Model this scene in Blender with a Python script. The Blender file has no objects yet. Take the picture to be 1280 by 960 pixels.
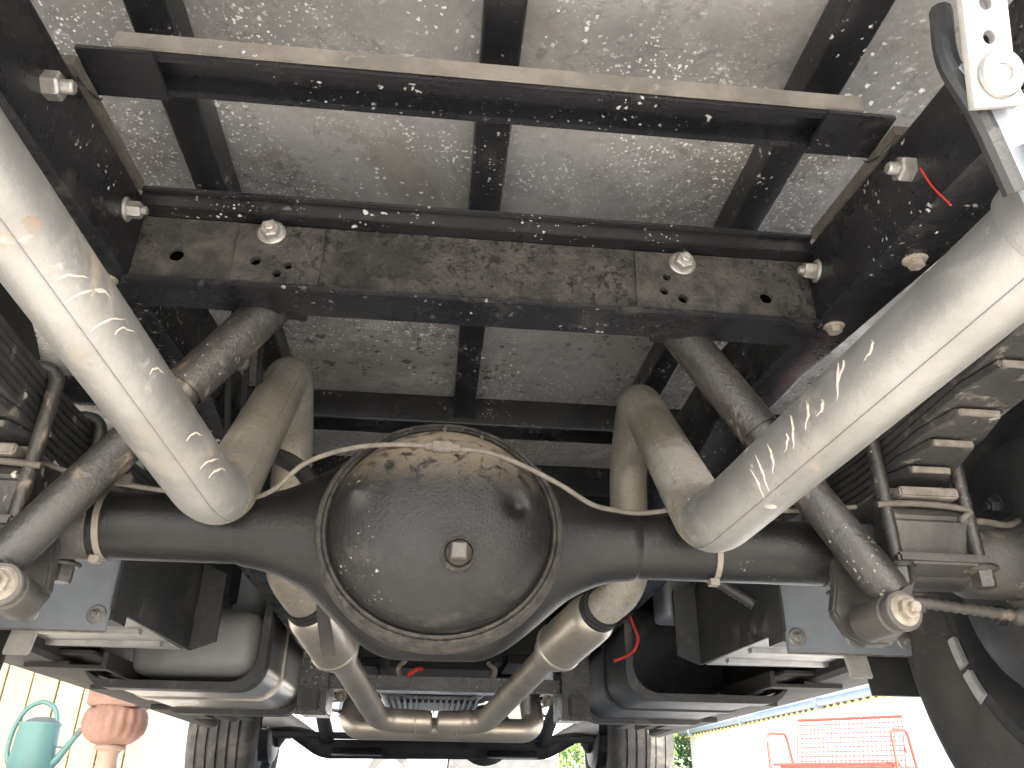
import bpy, bmesh, math, random
from math import sin, cos, pi, sqrt, radians, atan2, hypot
from mathutils import Vector, Matrix, Quaternion
random.seed(7)
SC = bpy.context.scene
COL = SC.collection
V = Vector

# ------------------------------------------------------------------ camera, sky, sun, exposure
FPX, PITCH, YAW, ROLL = 1000.0, .4728, .0899, .0156
cam_d = bpy.data.cameras.new('camera'); cam = bpy.data.objects.new('camera', cam_d); COL.objects.link(cam)
cam_d.sensor_fit = 'HORIZONTAL'; cam_d.sensor_width = 36; cam_d.lens = 36 * FPX / 1280
cam_d.clip_start = .02; cam_d.clip_end = 1500
_f = V((sin(YAW) * cos(PITCH), cos(YAW) * cos(PITCH), sin(PITCH))); _r = V((cos(YAW), -sin(YAW), 0)); _u = _r.cross(_f)
_R, _U = cos(ROLL) * _r + sin(ROLL) * _u, -sin(ROLL) * _r + cos(ROLL) * _u
_m = Matrix((_R, _U, -_f)).transposed().to_4x4(); _m.translation = V((-.0363, 0, .13))
cam.matrix_world = _m
SC.camera = cam
SUN_EL, SUN_AZ = radians(36), radians(173)      # azimuth from +Y clockwise: the sun stands behind, a little to the right
w = bpy.data.worlds.new('World'); SC.world = w; w.use_nodes = True
nt = w.node_tree; bg = nt.nodes['Background']
sky = nt.nodes.new('ShaderNodeTexSky'); sky.sky_type = 'NISHITA'; sky.sun_disc = False
sky.sun_elevation = SUN_EL; sky.sun_rotation = SUN_AZ; sky.air_density = 1.0; sky.dust_density = 2.0
nt.links.new(sky.outputs[0], bg.inputs[0]); bg.inputs[1].default_value = .15
sd = bpy.data.lights.new('sun', 'SUN'); so = bpy.data.objects.new('sun', sd); COL.objects.link(so)
sd.energy = 5.0; sd.angle = radians(.53); sd.color = (1, .955, .88)
sun_dir = V((sin(SUN_AZ) * cos(SUN_EL), cos(SUN_AZ) * cos(SUN_EL), sin(SUN_EL)))
so.rotation_euler = sun_dir.to_track_quat('Z', 'Y').to_euler(); so.location = (0, 0, 12)
SC.view_settings.view_transform = 'Standard'; SC.view_settings.look = 'None'
SC.view_settings.exposure = 2.65; SC.view_settings.gamma = 1
SC.cycles.max_bounces = 7; SC.cycles.diffuse_bounces = 4; SC.cycles.use_denoising = True
SC.cycles.use_adaptive_sampling = True; SC.cycles.adaptive_threshold = .025; SC.cycles.sample_clamp_indirect = 8

# ------------------------------------------------------------------ materials
MATS = {}
def mat(name, c1, c2=None, scale=8, rough=.5, metal=0, bump=0, bscale=60, rvar=.1, spec=.5, layers=()):
    """noise between two colours, fine relief, then layers: (kind, colour, scale, threshold, mask_scale, mask_thr[, yrange])"""
    m = bpy.data.materials.new(name); m.use_nodes = True; MATS[name] = m
    t = m.node_tree; N = t.nodes; L = t.links; b = N['Principled BSDF']
    tc = N.new('ShaderNodeTexCoord'); co = tc.outputs['Object']
    def math_(op, a, bb=None, cc=None, clamp=False):
        n = N.new('ShaderNodeMath'); n.operation = op; n.use_clamp = clamp
        for i, v in enumerate((a, bb, cc)):
            if v is None: continue
            if isinstance(v, (int, float)): n.inputs[i].default_value = v
            else: L.new(v, n.inputs[i])
        return n.outputs[0]
    def noise(s, det=4, ro=.6, dist=0):
        n = N.new('ShaderNodeTexNoise'); n.inputs['Scale'].default_value = s; n.inputs['Detail'].default_value = det
        n.inputs['Roughness'].default_value = ro; n.inputs['Distortion'].default_value = dist
        L.new(co, n.inputs['Vector']); return n.outputs['Fac']
    def ramp(x, lo, hi):
        n = N.new('ShaderNodeMapRange'); n.inputs[1].default_value = lo; n.inputs[2].default_value = hi
        n.interpolation_type = 'SMOOTHSTEP'; L.new(x, n.inputs[0]); return n.outputs[0]
    def mixc(f, a, c):
        n = N.new('ShaderNodeMix'); n.data_type = 'RGBA'
        L.new(f, n.inputs[0])
        for i, v in ((6, a), (7, c)):
            if isinstance(v, tuple): n.inputs[i].default_value = (*v, 1)
            else: L.new(v, n.inputs[i])
        return n.outputs[2]
    c2 = c2 or c1
    base = ramp(noise(scale, 6, .65), .3, .7)
    col = mixc(base, tuple(c1), tuple(c2))
    rg = math_('ADD', rough - rvar, math_('MULTIPLY', noise(scale * 2.3, 5), 2 * rvar), clamp=True)
    mt = None
    hs = []
    for ly in layers:
        kind, c, s, thr, ms, mthr = ly[:6]
        if kind in ('specks', 'spots'):
            vo = N.new('ShaderNodeTexVoronoi'); vo.inputs['Scale'].default_value = s
            vo.inputs['Randomness'].default_value = 1
            # jitter the coordinate so that the blots get ragged outlines
            nz = N.new('ShaderNodeTexNoise'); nz.inputs['Scale'].default_value = s * 1.6; nz.inputs['Detail'].default_value = 3
            L.new(co, nz.inputs['Vector'])
            mx = N.new('ShaderNodeVectorMath'); mx.operation = 'MULTIPLY_ADD'
            L.new(nz.outputs['Color'], mx.inputs[0]); k = (1.1 if kind == 'specks' else .45) / s
            mx.inputs[1].default_value = (k, k, k); L.new(co, mx.inputs[2]); L.new(mx.outputs[0], vo.inputs['Vector'])
            sep = N.new('ShaderNodeSeparateColor'); L.new(vo.outputs['Color'], sep.inputs[0])
            rad = math_('MULTIPLY', sep.outputs[0], math_('MULTIPLY', sep.outputs[1], thr))
            f = ramp(math_('SUBTRACT', rad, vo.outputs['Distance']), -.02, .05)
        else:
            f = ramp(noise(s, 7, .7, .4), thr, thr + .12)
        if ms: f = math_('MULTIPLY', f, ramp(noise(ms, 3), mthr, mthr + .12))
        if len(ly) > 6 and ly[6]:
            ax, a0, a1, a2, a3 = ly[6]
            sx = N.new('ShaderNodeSeparateXYZ'); L.new(co, sx.inputs[0])
            v = sx.outputs['xyz'.index(ax)]
            f = math_('MULTIPLY', f, math_('MULTIPLY', ramp(v, a0, a1), math_('SUBTRACT', 1, ramp(v, a2, a3))))
        amt = ly[7] if len(ly) > 7 else 1
        f = math_('MULTIPLY', f, amt)
        col = mixc(f, col, tuple(c))
        rg = math_('ADD', rg, math_('MULTIPLY', f, .35), clamp=True)
        if metal: mt = math_('MULTIPLY', mt if mt is not None else metal, math_('SUBTRACT', 1, math_('MULTIPLY', f, .85)))
        hs.append(f)
    L.new(col, b.inputs['Base Color']); L.new(rg, b.inputs['Roughness'])
    b.inputs['Specular IOR Level'].default_value = spec
    if mt is not None: L.new(mt, b.inputs['Metallic'])
    else: b.inputs['Metallic'].default_value = metal
    if bump:
        h = noise(bscale, 6, .65)
        for f in hs: h = math_('MULTIPLY_ADD', f, .25, h)
        bn = N.new('ShaderNodeBump'); bn.inputs['Strength'].default_value = bump; bn.inputs['Distance'].default_value = .004 if bump < .95 else .016
        L.new(h, bn.inputs['Height']); L.new(bn.outputs[0], b.inputs['Normal'])
    return m

WHT = (.40, .39, .37); DUST = (.30, .25, .20)
mat('black_paint', (.007, .007, .008), (.014, .014, .015), 6, .30, 0, .2, 140, layers=(
    ('noise', (.05, .046, .04), 9, .58, 0, 0, None, .6),
    ('specks', WHT, 95, .42, 5, .50), ('specks', WHT, 200, .5, 9, .50), ('specks', WHT, 45, .25, 4, .54)))
mat('rail_paint', (.006, .006, .0075), (.014, .014, .0155), 5, .27, 0, .25, 160, layers=(
    ('noise', (.055, .05, .045), 11, .56, 0, 0, None, .45), ('noise', (.11, .10, .088), 110, .60, 6, .46, None, .45),
    ('specks', (.40, .39, .38), 130, .42, 6, .50), ('specks', (.42, .41, .40), 60, .28, 4, .54)))
mat('dusty_black', (.032, .030, .028), (.10, .09, .08), 40, .9, 0, 1.0, 150, layers=(
    ('noise', (.014, .0135, .013), 80, .50, 6, .38), ('noise', (.15, .132, .112), 130, .56, 9, .38, None, .75), ('noise', (.018, .017, .016), 4, .52, 0, 0, None, .7)))
mat('satin_black', (.006, .006, .0063), (.012, .0117, .0115), 8, .34, 0, .22, 260, spec=.25, layers=(
    ('noise', (.045, .04, .036), 7, .57, 0, 0, None, .5), ('noise', (.10, .085, .07), 130, .60, 6, .48, None, .55),
    ('specks', (.28, .25, .22), 170, .38, 6, .56), ('specks', (.25, .09, .05), 60, .3, 3, .60)))
mat('dome_black', (.006, .006, .0063), (.012, .0117, .0115), 7, .36, 0, .3, 320, spec=.25, layers=(
    ('noise', (.19, .155, .115), 70, .38, 6, .30, ('z', .39, .47, .60, .62), .75),
    ('noise', (.045, .041, .037), 10, .56, 0, 0, None, .5), ('noise', (.09, .08, .07), 180, .60, 6, .48, None, .55),
    ('specks', (.24, .22, .20), 190, .36, 7, .56)))
mat('seam_black', (.012, .0115, .011), (.045, .04, .035), 70, .8, 0, .8, 190, spec=.3, layers=(
    ('noise', (.12, .105, .085), 150, .58, 5, .44), ('specks', (.30, .27, .23), 130, .42, 8, .5)))
mat('axle_dust', (.022, .021, .021), (.06, .054, .048), 9, .5, 0, .3, 160, layers=(
    ('noise', (.16, .125, .09), 18, .56, 5, .45, None, .8), ('specks', (.42, .38, .33), 70, .5, 5, .52),
    ('specks', (.36, .17, .08), 22, .55, 3, .56)))
mat('tray_metal', (.43, .419, .407), (.29, .282, .274), 7, .33, .42, .3, 70, .12, layers=(
    ('noise', (.20, .18, .158), 2.4, .48, 0, 0, None, .75),
    ('noise', (.13, .125, .12), 20, .53, 3, .40, None, .65),
    ('noise', (.64, .63, .61), 70, .57, 4, .44, None, .6),
    ('specks', (.78, .77, .75), 120, .45, 3.2, .49), ('specks', (.78, .77, .75), 260, .7, 2.7, .46),
    ('specks', (.78, .77, .75), 52, .28, 3, .54), ('noise', (.68, .66, .63), 95, .60, 2.5, .47, None, .6),
    ('spots', (.06, .055, .05), 38, .62, 7, .44, ('y', 1.18, 1.27, 1.42, 1.52), .85),
    ('spots', (.07, .064, .058), 80, .55, 9, .44, ('y', 1.15, 1.25, 1.5, 1.62), .8)))
mat('pipe_steel', (.295, .287, .275), (.205, .198, .188), 6, .43, .62, .16, 140, .12, layers=(
    ('noise', (.18, .165, .145), 9, .54, 3, .42, None, .6), ('noise', (.25, .195, .135), 12, .54, 4, .40, None, .65), ('noise', (.17, .15, .125), 50, .60, 6, .46, None, .6), ('noise', (.40, .38, .345), 34, .60, 5, .44, None, .7),
    ('specks', (.58, .52, .43), 60, .35, 7, .56), ('specks', (.22, .14, .09), 34, .34, 5, .56)))
mat('rub_chalk', (.44, .395, .33), (.30, .265, .22), 90, .8, layers=(('noise', (.20, .18, .155), 120, .55, 0, 0),))
mat('pipe_tan', (.29, .262, .225), (.205, .183, .157), 9, .52, .5, .35, 260, .1, layers=(
    ('noise', (.36, .345, .32), 5, .50, 0, 0, None, .6), ('noise', (.13, .11, .09), 120, .56, 7, .40, None, .75), ('noise', (.58, .46, .26), 190, .56, 8, .40, None, .8)))
mat('muffler_steel', (.50, .46, .41), (.38, .335, .28), 9, .40, .75, .08, 80, layers=(
    ('noise', (.28, .20, .14), 16, .58, 6, .48, None, .7), ('noise', (.62, .56, .48), 30, .62, 0, 0, None, .5)))
mat('shock_black', (.018, .017, .016), (.04, .036, .033), 10, .30, 0, .4, 150, layers=(
    ('noise', (.20, .155, .115), 22, .54, 5, .42, None, .8), ('noise', (.12, .065, .035), 45, .62, 0, 0, None, .7),
    ('specks', (.28, .25, .215), 220, .4, 8, .52)))
mat('zinc', (.36, .35, .335), (.23, .22, .205), 60, .40, .7, .2, 260, layers=(('noise', (.19, .165, .135), 110, .54, 0, 0, None, .8),))
mat('zinc_dirty', (.30, .265, .22), (.17, .145, .115), 70, .7, .25, .6, 220, layers=(('noise', (.46, .41, .34), 140, .58, 0, 0, None, .8),))
mat('spring_steel', (.02, .02, .021), (.045, .042, .04), 14, .5, .1, .4, 150, layers=(
    ('noise', (.15, .13, .11), 32, .55, 0, 0, None, .8), ('specks', (.55, .52, .47), 70, .55, 6, .50)))
mat('leaf_end', (.20, .18, .16), (.10, .085, .07), 50, .65, .1, .3, 150)
mat('grey_plate', (.23, .25, .275), (.17, .185, .205), 5, .42, .1, .12, 120, layers=(
    ('noise', (.34, .32, .30), 30, .62, 5, .46, None, .6), ('noise', (.12, .11, .10), 9, .58, 0, 0, None, .5)))
mat('dark_plastic', (.020, .021, .022), (.036, .036, .036), 8, .5, 0, .25, 140, layers=(('noise', (.12, .11, .10), 12, .55, 0, 0, None, .7), ('noise', (.17, .155, .135), 90, .60, 6, .46, None, .6)))
mat('galvanised', (.50, .48, .455), (.34, .33, .31), 22, .5, .55, .2, 60, layers=(('noise', (.22, .18, .14), 9, .60, 0, 0, None, .5),))
mat('tank_plastic', (.30, .30, .295), (.22, .22, .215), 4, .48, 0, .1, 60, layers=(('noise', (.38, .35, .30), 6, .58, 0, 0, None, .5),))
mat('stainless', (.46, .43, .39), (.34, .31, .28), 6, .30, .9, .06, 30, layers=(('noise', (.30, .17, .09), 8, .62, 0, 0, None, .6),))
mat('rubber', (.030, .029, .028), (.055, .051, .047), 9, .8, 0, .35, 140, layers=(('noise', (.13, .115, .10), 6, .50, 0, 0, None, .7), ('noise', (.18, .16, .14), 60, .60, 0, 0, None, .5)))
mat('rim_dark', (.03, .032, .036), (.06, .06, .062), 12, .42, .4, .1, 80, layers=(('noise', (.15, .13, .11), 9, .58, 0, 0, None, .6),))
mat('weight', (.42, .42, .42), (.33, .33, .33), 60, .55, .4)
mat('under_dark', (.010, .010, .011), (.020, .019, .019), 10, .75, 0, .4, 50, spec=.25, layers=(('noise', (.05, .046, .041), 8, .58, 0, 0, None, .6),))
mat('sill_brown', (.034, .031, .028), (.055, .05, .045), 5, .75, 0, .3, 90, spec=.3, layers=(('noise', (.085, .077, .068), 9, .58, 0, 0, None, .6),))
mat('cast_alloy', (.32, .32, .32), (.22, .22, .22), 20, .5, .6, .3, 80)
mat('line_tan', (.11, .095, .08), (.07, .062, .053), 60, .7, .1, .4, 200)
mat('cable_tie', (.17, .15, .125), (.12, .105, .09), 40, .6)
mat('red_wire', (.42, .03, .02), None, 9, .45)
mat('black_rubber', (.012, .012, .012), (.022, .022, .022), 20, .5, 0, .2, 200)
mat('dust_tan', (.20, .18, .155), (.12, .108, .094), 14, .85, 0, .4, 120, layers=(('noise', (.26, .24, .21), 40, .58, 0, 0, None, .7), ('specks', (.5, .48, .45), 120, .4, 5, .5)))
mat('packer_wood', (.085, .073, .06), (.045, .04, .034), 30, .9, 0, .6, 200)
mat('concrete', (.56, .54, .50), (.48, .46, .43), 1.3, .85, 0, .4, 30, layers=(('noise', (.40, .38, .355), 3.5, .58, 0, 0, None, .6),))
mat('cream_board', (.68, .58, .38), (.60, .50, .31), 3, .7, 0, .2, 40)
mat('white_wall', (.78, .77, .74), (.72, .71, .68), 2, .8, 0, .2, 30)
mat('wood_turned', (.24, .125, .09), (.155, .082, .06), 14, .6, 0, .5, 60, layers=(('noise', (.10, .045, .03), 22, .58, 0, 0, None, .7),))
mat('wood_pale', (.30, .215, .16), (.22, .155, .115), 14, .6, 0, .3, 60)
mat('teal_enamel', (.10, .215, .205), (.085, .185, .18), 6, .4, 0, .1, 40)
mat('spout_dark', (.11, .14, .15), None, 6, .6)
mat('red_paint', (.55, .035, .02), (.48, .03, .018), 20, .4, 0, .1, 60)
mat('gutter_grey', (.30, .33, .36), (.26, .28, .31), 5, .5, .3)
mat('roof_yellow', (.72, .60, .28), (.64, .52, .24), 4, .6)
mat('leaf', (.055, .10, .022), (.10, .15, .035), 3, .6)
mat('bark', (.10, .075, .05), (.06, .045, .03), 20, .9, 0, .5, 60)
mat('car_silver', (.34, .36, .38), (.32, .34, .36), 5, .3, .5)
mat('car_white', (.76, .76, .75), None, 5, .3)
mat('glass_dark', (.03, .035, .04), None, 5, .08)
mat('amber', (.85, .22, .02), None, 5, .25)
mat('stone', (.36, .33, .29), (.27, .25, .22), 9, .85, 0, .4, 40)

# ------------------------------------------------------------------ mesh helpers
def link(name, bm, m, parent=None, smooth=True, angle=35, bevel=0):
    me = bpy.data.meshes.new(name)
    bmesh.ops.recalc_face_normals(bm, faces=bm.faces[:])
    if bevel: bmesh.ops.bevel(bm, geom=[e for e in bm.edges if e.is_manifold and e.calc_face_angle(0) > .6], offset=bevel, segments=2, affect='EDGES', clamp_overlap=True)
    if smooth:
        for f in bm.faces: f.smooth = True
        for e in bm.edges:
            if e.is_manifold and e.calc_face_angle(0) > radians(angle): e.smooth = False
    bm.to_mesh(me); bm.free()
    me.materials.append(MATS[m])
    o = bpy.data.objects.new(name, me); COL.objects.link(o)
    if parent is not None: o.parent = parent
    return o
def B(): return bmesh.new()
def box(bm, x0, x1, y0, y1, z0, z1, M=None):
    vs = [bm.verts.new((x, y, z)) for x in (x0, x1) for y in (y0, y1) for z in (z0, z1)]
    if M is not None:
        for v in vs: v.co = M @ v.co
    for q in ((0, 1, 3, 2), (4, 6, 7, 5), (0, 4, 5, 1), (2, 3, 7, 6), (0, 2, 6, 4), (1, 5, 7, 3)):
        bm.faces.new([vs[i] for i in q])
    return vs
def loft(bm, rings, cap=True, close=True):
    R = [[bm.verts.new(p) for p in r] for r in rings]
    n = len(R[0])
    for a, b in zip(R, R[1:]):
        for i in range(n if close else n - 1):
            bm.faces.new((a[i], a[(i + 1) % n], b[(i + 1) % n], b[i]))
    if cap: bm.faces.new(R[0][::-1]); bm.faces.new(R[-1])
    return R
def spline(pts, n=8):
    P = [V(p) for p in pts]; P = [P[0] * 2 - P[1]] + P + [P[-1] * 2 - P[-2]]
    out = []
    for i in range(1, len(P) - 2):
        p0, p1, p2, p3 = P[i - 1:i + 3]
        t0 = 0; t1 = t0 + (p1 - p0).length ** .5; t2 = t1 + (p2 - p1).length ** .5; t3 = t2 + (p3 - p2).length ** .5
        for k in range(n):
            t = t1 + (t2 - t1) * k / n
            A1 = p0 * ((t1 - t) / (t1 - t0)) + p1 * ((t - t0) / (t1 - t0)); A2 = p1 * ((t2 - t) / (t2 - t1)) + p2 * ((t - t1) / (t2 - t1)); A3 = p2 * ((t3 - t) / (t3 - t2)) + p3 * ((t - t2) / (t3 - t2))
            B1 = A1 * ((t2 - t) / (t2 - t0)) + A2 * ((t - t0) / (t2 - t0)); B2 = A2 * ((t3 - t) / (t3 - t1)) + A3 * ((t - t1) / (t3 - t1))
            out.append(B1 * ((t2 - t) / (t2 - t1)) + B2 * ((t - t1) / (t2 - t1)))
    out.append(P[-2]); return out
def fillet(pts, r, n=8):
    P = [V(p) for p in pts]; out = [P[0]]
    for a, b, c in zip(P, P[1:], P[2:]):
        u, v = (a - b).normalized(), (c - b).normalized(); ang = u.angle(v)
        if ang > 3.1: out.append(b); continue
        d = min(r / math.tan(ang / 2), (a - b).length * .49, (c - b).length * .49)
        s, e = b + u * d, b + v * d
        rr = d * math.tan(ang / 2); ctr = b + (u + v).normalized() * (rr / sin(ang / 2))
        q0, q1 = s - ctr, e - ctr; tot = q0.angle(q1); axx = q0.cross(q1).normalized()
        for k in range(n + 1): out.append(ctr + Quaternion(axx, tot * k / n) @ q0)
    out.append(P[-1]); return out
def tube(bm, pts, r, seg=24, cap=True, squash=None):
    P = [V(p) for p in pts]; rings = []
    t = (P[1] - P[0]).normalized(); nrm = t.orthogonal().normalized()
    rs = r if isinstance(r, (list, tuple)) else [r] * len(P)
    for i, p in enumerate(P):
        a = P[max(i - 1, 0)]; c = P[min(i + 1, len(P) - 1)]
        t2 = (c - a).normalized()
        if t2.length == 0: t2 = t
        nrm = (t.rotation_difference(t2)) @ nrm; t = t2; bn = t.cross(nrm)
        rings.append([p + rs[i] * (cos(2 * pi * k / seg) * nrm + sin(2 * pi * k / seg) * bn) for k in range(seg)])
    loft(bm, rings, cap)
def frame(org, d, up=(0, 0, 1)):
    d = V(d).normalized(); up = V(up)
    if abs(d.dot(up)) > .98: up = V((0, 1, 0))
    x = up.cross(d).normalized(); y = d.cross(x)
    M = Matrix((x, y, d)).transposed().to_4x4(); M.translation = V(org); return M
def lathe(bm, prof, M, seg=32, sx=1, sy=1, cap=True):
    """prof: (radius, height along local z)"""
    rings = [[M @ V((max(r, 1e-5) * cos(2 * pi * k / seg) * sx, max(r, 1e-5) * sin(2 * pi * k / seg) * sy, h)) for k in range(seg)] for r, h in prof]
    loft(bm, rings, cap)
def hexbolt(bm, org, d, r=.011, h=.009, washer=True, stud=.006, rot=.3):
    M = frame(org, d)
    z = 0
    if washer: lathe(bm, [(r * 1.45, -.001), (r * 1.5, .001), (r * 1.25, .0035)], M, 20); z = .003
    def hx(k): return [M @ V((k * r * cos(i * pi / 3 + rot), k * r * sin(i * pi / 3 + rot), 0)) for i in range(6)]
    ax = M.to_3x3() @ V((0, 0, 1))
    loft(bm, [[p + ax * (z - .001) for p in hx(1.02)], [p + ax * (z + h * .85) for p in hx(1.02)], [p + ax * (z + h) for p in hx(.86)]])
    if stud: lathe(bm, [(r * .52, z + h - .002), (r * .52, z + h + stud * .8), (r * .4, z + h + stud)], M, 14)
def plate(name, outline, holes, thick, M, m, parent, bevel=0):
    """flat plate with real holes; outline [(x,y)], holes [(x,y,r)]; local z is the thickness"""
    cu = bpy.data.curves.new(name, 'CURVE'); cu.dimensions = '2D'; cu.fill_mode = 'BOTH'; cu.extrude = thick / 2; cu.bevel_depth = bevel
    loops = [outline] + [[(hx + r * cos(a * pi / 10), hy + r * sin(a * pi / 10)) for a in range(20)] for hx, hy, r in holes]
    for lp in loops:
        s = cu.splines.new('POLY'); s.points.add(len(lp) - 1); s.use_cyclic_u = True
        for p, q in zip(s.points, lp): p.co = (q[0], q[1], 0, 1)
    t = bpy.data.objects.new(name, cu); COL.objects.link(t)
    me = bpy.data.meshes.new_from_object(t.evaluated_get(bpy.context.evaluated_depsgraph_get()))
    bpy.data.objects.remove(t); bpy.data.curves.remove(cu)
    me.transform(M); me.name = name; me.materials.clear(); me.materials.append(MATS[m])
    o = bpy.data.objects.new(name, me); COL.objects.link(o); o.parent = parent
    return o
def thing(name, label, cat, loc=(0, 0, 0), rz=0, group=None):
    o = bpy.data.objects.new(name, None); COL.objects.link(o); o.location = loc; o.rotation_euler = (0, 0, rz)
    o['label'] = label; o['category'] = cat
    if group: o['group'] = group
    return o
def part(name, m, parent, fn, **k):
    bm = B(); fn(bm); return link(name, bm, m, parent, **k)
def rbox_prof(x0, x1, z0, z1, r, n=5):
    out = []
    for cx, cz, a0 in ((x1 - r, z1 - r, 0), (x0 + r, z1 - r, pi / 2), (x0 + r, z0 + r, pi), (x1 - r, z0 + r, 1.5 * pi)):
        for k in range(n + 1): a = a0 + pi / 2 * k / n; out.append((cx + r * cos(a), cz + r * sin(a)))
    return out

# ------------------------------------------------------------------ ground
bm = B()
for x0, x1, y0, y1 in ((-150, 150, -150, 300),):
    vs = [bm.verts.new(p) for p in ((x0, y0, 0), (x1, y0, 0), (x1, y1, 0), (x0, y1, 0))]; bm.faces.new(vs)
g = link('ground', bm, 'concrete', smooth=False); g['kind'] = 'structure'

# ------------------------------------------------------------------ the truck
T = thing('flatbed_truck', 'black framed flatbed truck with twin steel exhausts seen from underneath its tray', 'truck')

TR = -.20      # rear edge of the tray
# tray: floor sheet, ribs, cross bars
tray_floor = part('tray_floor', 'tray_metal', T, lambda b: box(b, -.93, .93, TR, 1.98, .878, .884), smooth=False)
tray_floor['label'] = 'mottled bare metal underside of the tray'
def channel_y(b, xc, hw, z0, z1, y0, y1, t=.004):     # closed box rib with small rounded lower corners
    pr = rbox_prof(xc - hw, xc + hw, z0, z1, .004, 3)
    loft(b, [[(x, y, z) for x, z in pr] for y in (y0, y1)])
for xc in (-.361, 0, .361):
    part('floor_rib', 'black_paint', T, lambda b: channel_y(b, xc, .0219, .83, .8785, TR + .05, 1.53))
for xc in (-.90, .90):
    part('side_rib', 'black_paint', T, lambda b: channel_y(b, xc, .028, .80, .8785, TR, 1.96))
def xbar(b, y0, y1, z0, z1, x0, x1):
    pr = rbox_prof(y0, y1, z0, z1, .004, 3)
    loft(b, [[(x, y, z) for y, z in pr] for x in (x0, x1)])
part('tray_crossbar', 'black_paint', T, lambda b: xbar(b, 1.53, 1.60, .815, .8785, -.87, .87))
part('tray_crossbar', 'black_paint', T, lambda b: xbar(b, 1.90, 1.96, .80, .8785, -.87, .87))
part('tray_crossbar', 'black_paint', T, lambda b: xbar(b, TR, TR + .05, .80, .8785, -.87, .87))
for y in (TR + .15,):
    part('tray_crossbar', 'black_paint', T, lambda b: xbar(b, y, y + .05, .772, .8305, -.87, .87))

# channel crossmember, open downwards
def chan(b):
    y0, y1, zt, zb, t = .566, .616, .776, .748, .004
    pr = [(y0, zb), (y0 + t, zb), (y0 + t, zt - t), (y1 - t, zt - t), (y1 - t, zb), (y1, zb), (y1, zt), (y0, zt)]
    pr = [(y0, zb), (y0, zt), (y1, zt), (y1, zb), (y1 - .008, zb), (y1 - .008, zt - t), (y0 + .007, zt - t), (y0 + .007, zb)]
    loft(b, [[(x, y, z) for y, z in pr] for x in (-.372, .372)])
ch = part('channel_crossmember', 'rail_paint', T, chan, bevel=.0012)
ch['label'] = 'dusty channel crossmember open on its underside'
for s in (-1, 1):
    part('end_plate', 'rail_paint', ch, lambda b: box(b, *sorted((s * .330, s * .402)), .560, .618, .744, .75), bevel=.001)
part('rear_face', 'dust_tan', ch, lambda b: box(b, -.372, .372, .5635, .5662, .7545, .776), bevel=.001)

# chassis rails
def rz(y): return .579 + .077 * y
RS = [(.03, .40, .465, rz(.03), rz(.03) + .10), (.6, .40, .467, rz(.6), rz(.6) + .10), (.95, .398, .458, rz(.95), rz(.95) + .105), (1.12, .388, .455, .655, .765),
      (1.26, .362, .44, .58, .72), (1.42, .318, .40, .49, .64), (1.6, .287, .362, .452, .60), (2.4, .285, .36, .432, .57), (3.0, .285, .36, .44, .57), (3.5, .30, .37, .54, .67), (4.2, .30, .37, .56, .68), (4.6, .30, .37, .52, .64)]
for s in (-1, 1):
    def rail(b):
        rings = []
        for y, xi, xo, z0, z1 in RS:
            rings.append([(s * x, y, z) for x, z in rbox_prof(xi, xo, z0, z1, .006, 2)])
        loft(b, rings)
    r = part('chassis_rail', 'rail_paint', T, rail, angle=28)
    part('packing_strip', 'packer_wood', r, lambda b: loft(b, [[(s * x, y, z) for x, z in ((.396, rz(y) + .100), (.425, rz(y) + .100), (.425, rz(y) + .112), (.396, rz(y) + .112))] for y in (.56, .75)]), smooth=False)
    part('packing_strip', 'packer_wood', r, lambda b: box(b, *sorted((s * .43, s * .462)), .09, .125, rz(.1) + .099, .775))
    part('packing_strip', 'packer_wood', r, lambda b: box(b, *sorted((s * .365, s * .44)), 1.535, 1.595, .58, .818))
    for y, z in ((.541 if s < 0 else .558, .675), (.736 if s < 0 else .76, .697)):
        part('nut', 'zinc', r, lambda b: hexbolt(b, (s * .4, y, z), (-s, 0, 0), .0125 if y < .6 else .0095, .014, y > .6, .010 if y < .6 else .006))
    for x, y in ((.438, .636), (.426, .791), (.43, .46)):
        part('flange_bolt', 'zinc_dirty', r, lambda b: hexbolt(b, (s * x, y, rz(y) + .0005), (0, 0, -1), .0085, .007, True, 0))
    part('weld_wire', 'rail_paint', r, lambda b: tube(b, spline([(s * .399, .575, .7225), (s * .392, .582, .716), (s * .388, .60, .722), (s * .392, .612, .735)], 5), .0012, 6))

# main chassis crossmember with a holed web
xm = part('chassis_crossmember', 'rail_paint', T, lambda b: (box(b, -.405, .405, .7845, .83, .632, .6375), box(b, -.405, .405, .7845, .84, .722, .728), box(b, -.405, .405, .824, .83, .6375, .722)), smooth=False)
xm['label'] = 'dust caked crossmember with bolted plates over the axle'
holes = [(-.353, .672, .0085), (.341, .667, .008), (-.263, .668, .007), (-.237, .652, .0055), (-.226, .664, .0055), (.218, .684, .0055), (.214, .664, .006), (.236, .655, .0068)]
web = plate('web', [(-.405, .632), (.405, .632), (.405, .7235), (-.405, .7235)], holes, .005, Matrix.Translation((0, .7825, 0)) @ Matrix.Rotation(pi / 2, 4, 'X'), 'dusty_black', xm)
part('bottom_lip', 'rail_paint', xm, lambda b: box(b, -.4, .4, .7705, .783, .630, .6365), bevel=.0015)
part('top_flange', 'black_paint', xm, lambda b: (box(b, -.4, .4, .760, .7800, .7235, .7475), box(b, -.4, .4, .7535, .7602, .7415, .7475)), bevel=.0012)
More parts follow.
